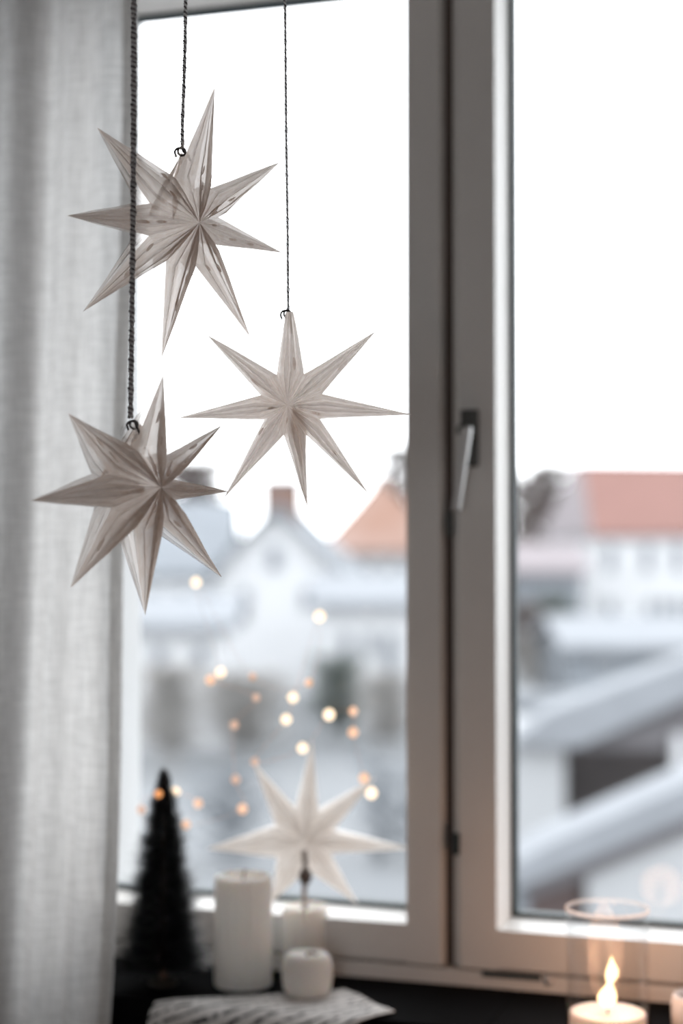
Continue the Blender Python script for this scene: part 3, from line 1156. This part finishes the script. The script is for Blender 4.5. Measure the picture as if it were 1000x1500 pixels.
tag(from_bm('bristles', bm, M_BRISTLE, tree, recalc=False), kind='stuff')
tag(from_bm('glint_bristles', bm2, mat('glint_bristle', (0.30, 0.31, 0.32), rough=0.4, var=0.3), tree, recalc=False), 'pale bristles standing for glints', kind='stuff')


def pillar(name, label, x0, x1, ytop, ybase, ribs=0, wick=True, cat='candle', m_=M_WAX):
    base = sill_at((x0 + x1) / 2, ybase - 10)
    Z = (base - CAM).dot(FW)
    R = (x1 - x0) / 2 / FPX * Z
    H = (ybase - 10 - ytop) / FPX * Z
    root = tag(empty(name, base), label, cat)
    bm = bmesh.new()
    prof = [(0, 0), (R * .97, 0), (R, 0.003), (R, H * .5), (R * .995, H - .006), (R * .96, H), (R * .86, H + .001), (R * .8, H - .005), (R * .2, H - .007), (0, H - .007)]
    rings = lathe(bm, prof, 64)
    if ribs:
        for ring in rings:
            if len(ring) > 1:
                for k, v in enumerate(ring):
                    f = 1 + 0.012 * (1 if (k // 2) % 2 else -1)
                    if abs(Vector((v.co.x, v.co.y)).length - R) < R * .06:
                        v.co.x *= f
                        v.co.y *= f
    from_bm('wax', bm, m_, root, smooth=True)
    if wick:
        bm = bmesh.new()
        tube(bm, [(0, 0, H - .008), (0.0005, 0, H + .002), (0.003, 0, H + .009)], 0.0012, 6)
        from_bm('wick', bm, M_WICK, root)
    return root, base, R, H, Z


pillar('pillar_candle', 'tall wide ribbed white pillar candle beside the black tree', 314, 398, 1284, 1452, ribs=1)
sp, spb, spR, spH, spZ = pillar('star_stand', 'white paper star on a dark stem set in a white round stand', 412, 481, 1328, 1432, wick=False, cat='star ornament')
sp.children[0].name = 'stand'

# squat round candle, lumpy with dark wick
b = sill_at(450, 1458)
Z = (b - CAM).dot(FW)
R = 36.5 / FPX * Z
H = 58 / FPX * Z
cd = tag(empty('round_candle', b), 'squat round white candle with a dark wick hole, standing on the printed paper', 'candle')
bm = bmesh.new()
lathe(bm, [(0, 0), (R * .82, 0), (R * .95, H * .12), (R, H * .35), (R, H * .62), (R * .95, H * .85), (R * .80, H * .98), (R * .55, H), (R * .30, H * .96), (0.006, H * .92), (0, H * .9)], 48)
for v in bm.verts:
    f = 1 + .02 * math.sin(v.co.z * 420) + .012 * math.sin(math.atan2(v.co.y, v.co.x) * 9 + v.co.z * 200)
    v.co.x *= f
    v.co.y *= f
from_bm('wax', bm, M_WAX, cd, smooth=True)
bm = bmesh.new()
tube(bm, [(0, 0, H * .9), (0.001, 0, H * 1.0), (0.008, -0.002, H * 1.03), (0.015, -0.003, H * 1.0)], 0.0026, 8)
from_bm('wick', bm, M_STEM, cd)
cd.location.z += 0.0035

# standing star, mounted on its stand: built as its own assembly, then joined under the stand
st, PS, ns = make_star('tmp_star', 'x', 'x', (450, 1230), spZ - 0.005, 8, 12, (448, 1234), 0.032,
                       [(372, 1118), (457, 1085), (548, 1140), (600, 1243), (522, 1322), (398, 1320), (306, 1243)],
                       0.33, M_PAPER2, seed=4)
for ch in list(st.children):
    mw = st.matrix_world @ ch.matrix_basis
    ch.parent = sp
    ch.matrix_parent_inverse = Matrix.Identity(4)
    ch.matrix_basis = sp.matrix_world.inverted() @ mw if sp.matrix_world.translation.length else Matrix.Translation(-Vector(sp.location)) @ mw
bpy.data.objects.remove(st)
bm = bmesh.new()
pt_ = depth(447, 1284, spZ - 0.055) - Vector(sp.location)
pu_ = depth(446, 1246, spZ - 0.045) - Vector(sp.location)
tube(bm, [(0, 0, spH - .008), (0, -0.004, spH + .02), (pt_.x, pt_.y, pt_.z), (pu_.x, pu_.y, pu_.z)], 0.0040, 10)
from_bm('stem', bm, M_STEM, sp, smooth=True)
bm = bmesh.new()
lathe(bm, [(0, -.011), (.007, -.009), (.0100, 0), (.007, .009), (0, .011)], 16)
o = from_bm('socket', bm, mat('brown_socket', (0.14, 0.11, 0.095), rough=0.6, var=0.15), sp, smooth=True)
o.location = pt_

# printed paper, drooping over the sill edge
pm = bpy.data.materials.new('printed_paper')
pm.use_nodes = True
nt = pm.node_tree
bs = nt.nodes['Principled BSDF']
bs.inputs['Roughness'].default_value = 0.7
uv = nt.nodes.new('ShaderNodeUVMap')
mp = nt.nodes.new('ShaderNodeMapping')
mp.inputs['Scale'].default_value = (34, 16, 1)
nt.links.new(uv.outputs[0], mp.inputs[0])
nz = nt.nodes.new('ShaderNodeTexNoise')
nz.inputs['Scale'].default_value = 1.0
nz.inputs['Detail'].default_value = 4
nt.links.new(mp.outputs[0], nz.inputs[0])
wv = nt.nodes.new('ShaderNodeTexWave')
wv.bands_direction = 'Y'
wv.inputs['Detail'].default_value = 3.0
wv.inputs['Scale'].default_value = 3.2
wv.inputs['Distortion'].default_value = 5.0
nt.links.new(uv.outputs[0], wv.inputs[0])
mm = nt.nodes.new('ShaderNodeMath')
mm.operation = 'MULTIPLY'
nt.links.new(nz.outputs['Fac'], mm.inputs[0])
nt.links.new(wv.outputs['Fac'], mm.inputs[1])
cr = nt.nodes.new('ShaderNodeValToRGB')
cr.color_ramp.elements[0].position = 0.36
cr.color_ramp.elements[0].color = (0.80, 0.78, 0.76, 1)
cr.color_ramp.elements[1].position = 0.44
cr.color_ramp.elements[1].color = (0.035, 0.035, 0.04, 1)
nt.links.new(mm.outputs[0], cr.inputs[0])
nt.links.new(cr.outputs[0], bs.inputs['Base Color'])
c0, c1, c2 = sill_at(228, 1466), sill_at(505, 1453), sill_at(565, 1482)
pap = tag(empty('printed_paper', (c0.x, c0.y, ZS)), 'sheet of black and white printed paper lying under the round candle', 'paper')
ex = (c1 - c0)
ex2 = (c2 - c1)
eyv = Vector((ex2.x, ex2.y, 0)).normalized()
bm = bmesh.new()
uvl = bm.loops.layers.uv.new('UVMap')
NU, NV = 40, 24
depth_l = 0.19
gr = []
for j in range(NV + 1):
    row = []
    for i in range(NU + 1):
        u, v = i / NU, j / NV
        p = c0.lerp(c1, u) + (Vector((-0.045, -1, 0)).normalized() * (1 - u) + eyv * u).normalized() * depth_l * v * (0.85 if u < .5 else .85 - .3 * (u - .5))
        z = 0.0012 + 0.0022 * (math.sin(u * 7 + 1) * math.sin(v * 5)) ** 2 + 0.004 * max(0, u - .9) * 10 * .6
        over = SILL_Y - p.y
        if over > -0.004:
            dd = over + 0.004
            p = p.copy()
            ang_ = min(1.25, dd * 18)
            z -= dd * math.sin(ang_) * .9
            p.y += dd * (1 - math.cos(ang_)) * .9 - 0.002
            z = z if dd > .02 else max(z, 0.0012 - dd * .3)
        row.append(bm.verts.new((p.x - c0.x, p.y - c0.y, z)))
    gr.append(row)
for j in range(NV):
    for i in range(NU):
        f = bm.faces.new((gr[j][i], gr[j + 1][i], gr[j + 1][i + 1], gr[j][i + 1]))
        for lp, (a, c) in zip(f.loops, ((i, j), (i, j + 1), (i + 1, j + 1), (i + 1, j))):
            lp[uvl].uv = (a / NU, c / NV)
sheet = from_bm('sheet', bm, pm, pap, smooth=True)
sm = sheet.modifiers.new('thickness', 'SOLIDIFY')
sm.thickness = 0.0006

# ------------------------------------------------------------------ candle in a glass cylinder
M_JAR = glass_mat('clear_jar_glass', (0.98, 0.985, 0.99), fmul=0.35, base=0.01)
M_RIM = linen_mat('pale_glass_rim', trans=0.6, col=(0.84, 0.87, 0.90), see=0.55)  # whitish veil puts the clear rim's highlights into its colour


def jar(name, label, cx_px, base_px, R, H, t=0.0028):
    b = sill_at(cx_px, base_px)
    root = tag(empty(name, b), label, 'candle holder')
    bm = bmesh.new()
    lathe(bm, [(0, 0.0005), (R * .96, 0.0005), (R, 0.004), (R, H - .003), (R - t * .3, H), (R - t * .8, H), (R - t, H - .003), (R - t, 0.008), (R * .9, 0.006), (0, 0.006)], 64)
    from_bm('glass', bm, M_JAR, root, smooth=True)
    bm = bmesh.new()
    lathe(bm, [(R - t * 1.05, H - .001), (R - t * .9, H + .0010), (R - t * .4, H + .0018), (R + .0004, H + .0008), (R + .0005, H - .002), (R + .0002, H - .004)], 64)
    from_bm('rim', bm, M_RIM, root, smooth=True)
    return root, b


JZ = 2.05
jb = sill_at(890, 1518)
Zj = (jb - CAM).dot(FW)
JR = 61 / FPX * Zj
JH = (1518 - 1335) / FPX * Zj * 1.02
jr, jb = jar('candle_glass', 'clear glass cylinder around a lit white candle on the sill', 890, 1518, JR, JH)
CH = (1518 - 1484) / FPX * Zj
cnd = tag(empty('lit_candle', jb + Vector((0, 0, 0.007))), 'burning white candle with a tall flame inside the clear glass cylinder', 'candle')
bm = bmesh.new()
cR = JR - 0.0045
lathe(bm, [(0, 0), (cR, 0), (cR, CH - .010), (cR * .985, CH - .006), (cR * .93, CH - .005), (cR * .6, CH - .007), (0.006, CH - .008), (0, CH - .008)], 64)
from_bm('wax', bm, M_WAX, cnd, smooth=True)
bm = bmesh.new()
tube(bm, [(0, 0, CH - .010), (0, 0, CH - .003), (0.001, 0, CH + .003)], 0.0011, 6)
from_bm('wick', bm, M_WICK, cnd)
M_FLAME = emit_mat('flame', (1.0, 0.66, 0.34), 4.0)
bm = bmesh.new()
px = Zj / FPX
prof = [(0, 0.0), (6, 2), (11, 8), (13, 16), (11.5, 24), (7.5, 31), (4.2, 37), (4.0, 41), (7, 47), (8.6, 54), (8, 61), (5.2, 68), (2.4, 75), (0, 84)]
xs = lambda z: 0.0 + (8.0 * (max(0, z - 18) / 40) if z < 58 else 8.0 - 1.5 * (z - 58) / 30) - 1.0
rings = lathe(bm, [(a * px * 1.05, c * px * .92) for a, c in prof], 20)
for ring, (a, c) in zip(rings, prof):
    for v in ring:
        v.co.x += xs(c) * px
        v.co.z += CH - .001
from_bm('flame', bm, M_FLAME, cnd, smooth=True)
pl = bpy.data.lights.new('candle_light', 'POINT')
pl.color = (1.0, 0.52, 0.30)
pl.energy = 0.75
pl.shadow_soft_size = 0.032
plo = bpy.data.objects.new('candle_light', pl)
plo.location = jb + Vector((0.006, -0.006, CH + .062))
C.objects.link(plo)

# neighbouring frosted glass, cut by the picture edge
M_FROST = mat('frosted_glass', (0.80, 0.76, 0.74), rough=0.25, var=0.08, vscale=60, translucent=0.55)
b = sill_at(1028, 1512)
vt = tag(empty('votive_glass', b), 'small frosted glass votive beside the lit candle cylinder', 'candle holder')
bm = bmesh.new()
vR = 0.038
lathe(bm, [(0, 0), (vR * .86, 0), (vR * .98, .006), (vR, .02), (vR, .036), (vR * .95, .045), (vR * .88, .047), (vR * .84, .044), (vR * .85, .012), (0, .010)], 40)
for v in bm.verts:
    a = math.atan2(v.co.y, v.co.x)
    v.co.x *= 1 + .012 * math.cos(a * 14)
    v.co.y *= 1 + .012 * math.cos(a * 14)
from_bm('glass', bm, M_FROST, vt, smooth=True)
bm = bmesh.new()
lathe(bm, [(0, .011), (vR * .8, .011), (vR * .8, .026), (vR * .75, .029), (0, .028)], 32)
from_bm('wax', bm, M_WAX, vt, smooth=True)

# ------------------------------------------------------------------ bulbs on an added wire for reflected fairy lights; one on the tree
M_COPPER = mat('copper_wire', (0.75, 0.42, 0.28), rough=0.35, metal=0.9, var=0.05)
M_B = [emit_mat('warm_bulb_bright', (1.0, 0.78, 0.55), 1.9), emit_mat('warm_bulb', (1.0, 0.62, 0.42), 1.15), emit_mat('warm_bulb_dim', (1.0, 0.66, 0.50), 0.8), emit_mat('bulb_on_tree', (1.0, 0.42, 0.16), 1.1)]
LY = -0.045
bulbs = [(207, 1186, 2, 7), (232, 1163, 3, 6), (257, 1160, 0, 7), (290, 1177, 1, 7), (272, 1208, 1, 7), (355, 1185, 1, 8), (345, 1142, 2, 7), (343, 1062, 2, 7), (375, 1022, 2, 6),
         (308, 996, 1, 8), (323, 985, 0, 8), (287, 853, 0, 8), (370, 991, 2, 6), (452, 1000, 1, 6), (468, 903, 0, 9), (429, 1022, 0, 8), (419, 1054, 0, 8), (373, 1116, 2, 6), (443, 1096, 0, 8),
         (482, 1047, 0, 9), (517, 1042, 1, 7), (517, 1073, 1, 8), (533, 1140, 1, 8), (544, 1162, 0, 9)]
fl0 = sill_at(300, 1425)
fl = tag(empty('fairy_light_dots', fl0), 'small warm bulbs on an added wire, standing in for fairy light reflections in the left pane', 'fairy lights')
wp = [Vector((0, 0, 0.001)), Vector((-0.05, 0.02, 0.10)), ]
for (x, y, k, d) in bulbs:
    Y = LY if k != 3 else None
    p = on_y(x, y, LY) if k != 3 else depth(x, y, Zt - 0.03)
    wp.append(p - fl0)
bm = bmesh.new()
tube(bm, catmull(wp, 8), 0.00025, 4)
from_bm('wire', bm, M_COPPER, fl)
bmeshes = {}
for (x, y, k, d), p in zip(bulbs, wp[2:]):
    key = (k, d)
    if key not in bmeshes:
        bm = bmesh.new()
        rr = d * 0.00092
        lathe(bm, [(0, -rr * 1.05), (rr * .6, -rr * .8), (rr * .95, -rr * .3), (rr, rr * .1), (rr * .8, rr * .6), (rr * .4, rr * .95), (0, rr * 1.1)], 14)
        o = from_bm('bulb', bm, M_B[k], fl, smooth=True)
        bmeshes[key] = o.data
    else:
        o = bpy.data.objects.new('bulb', bmeshes[key])
        C.objects.link(o)
        o.parent = fl
    o.location = p
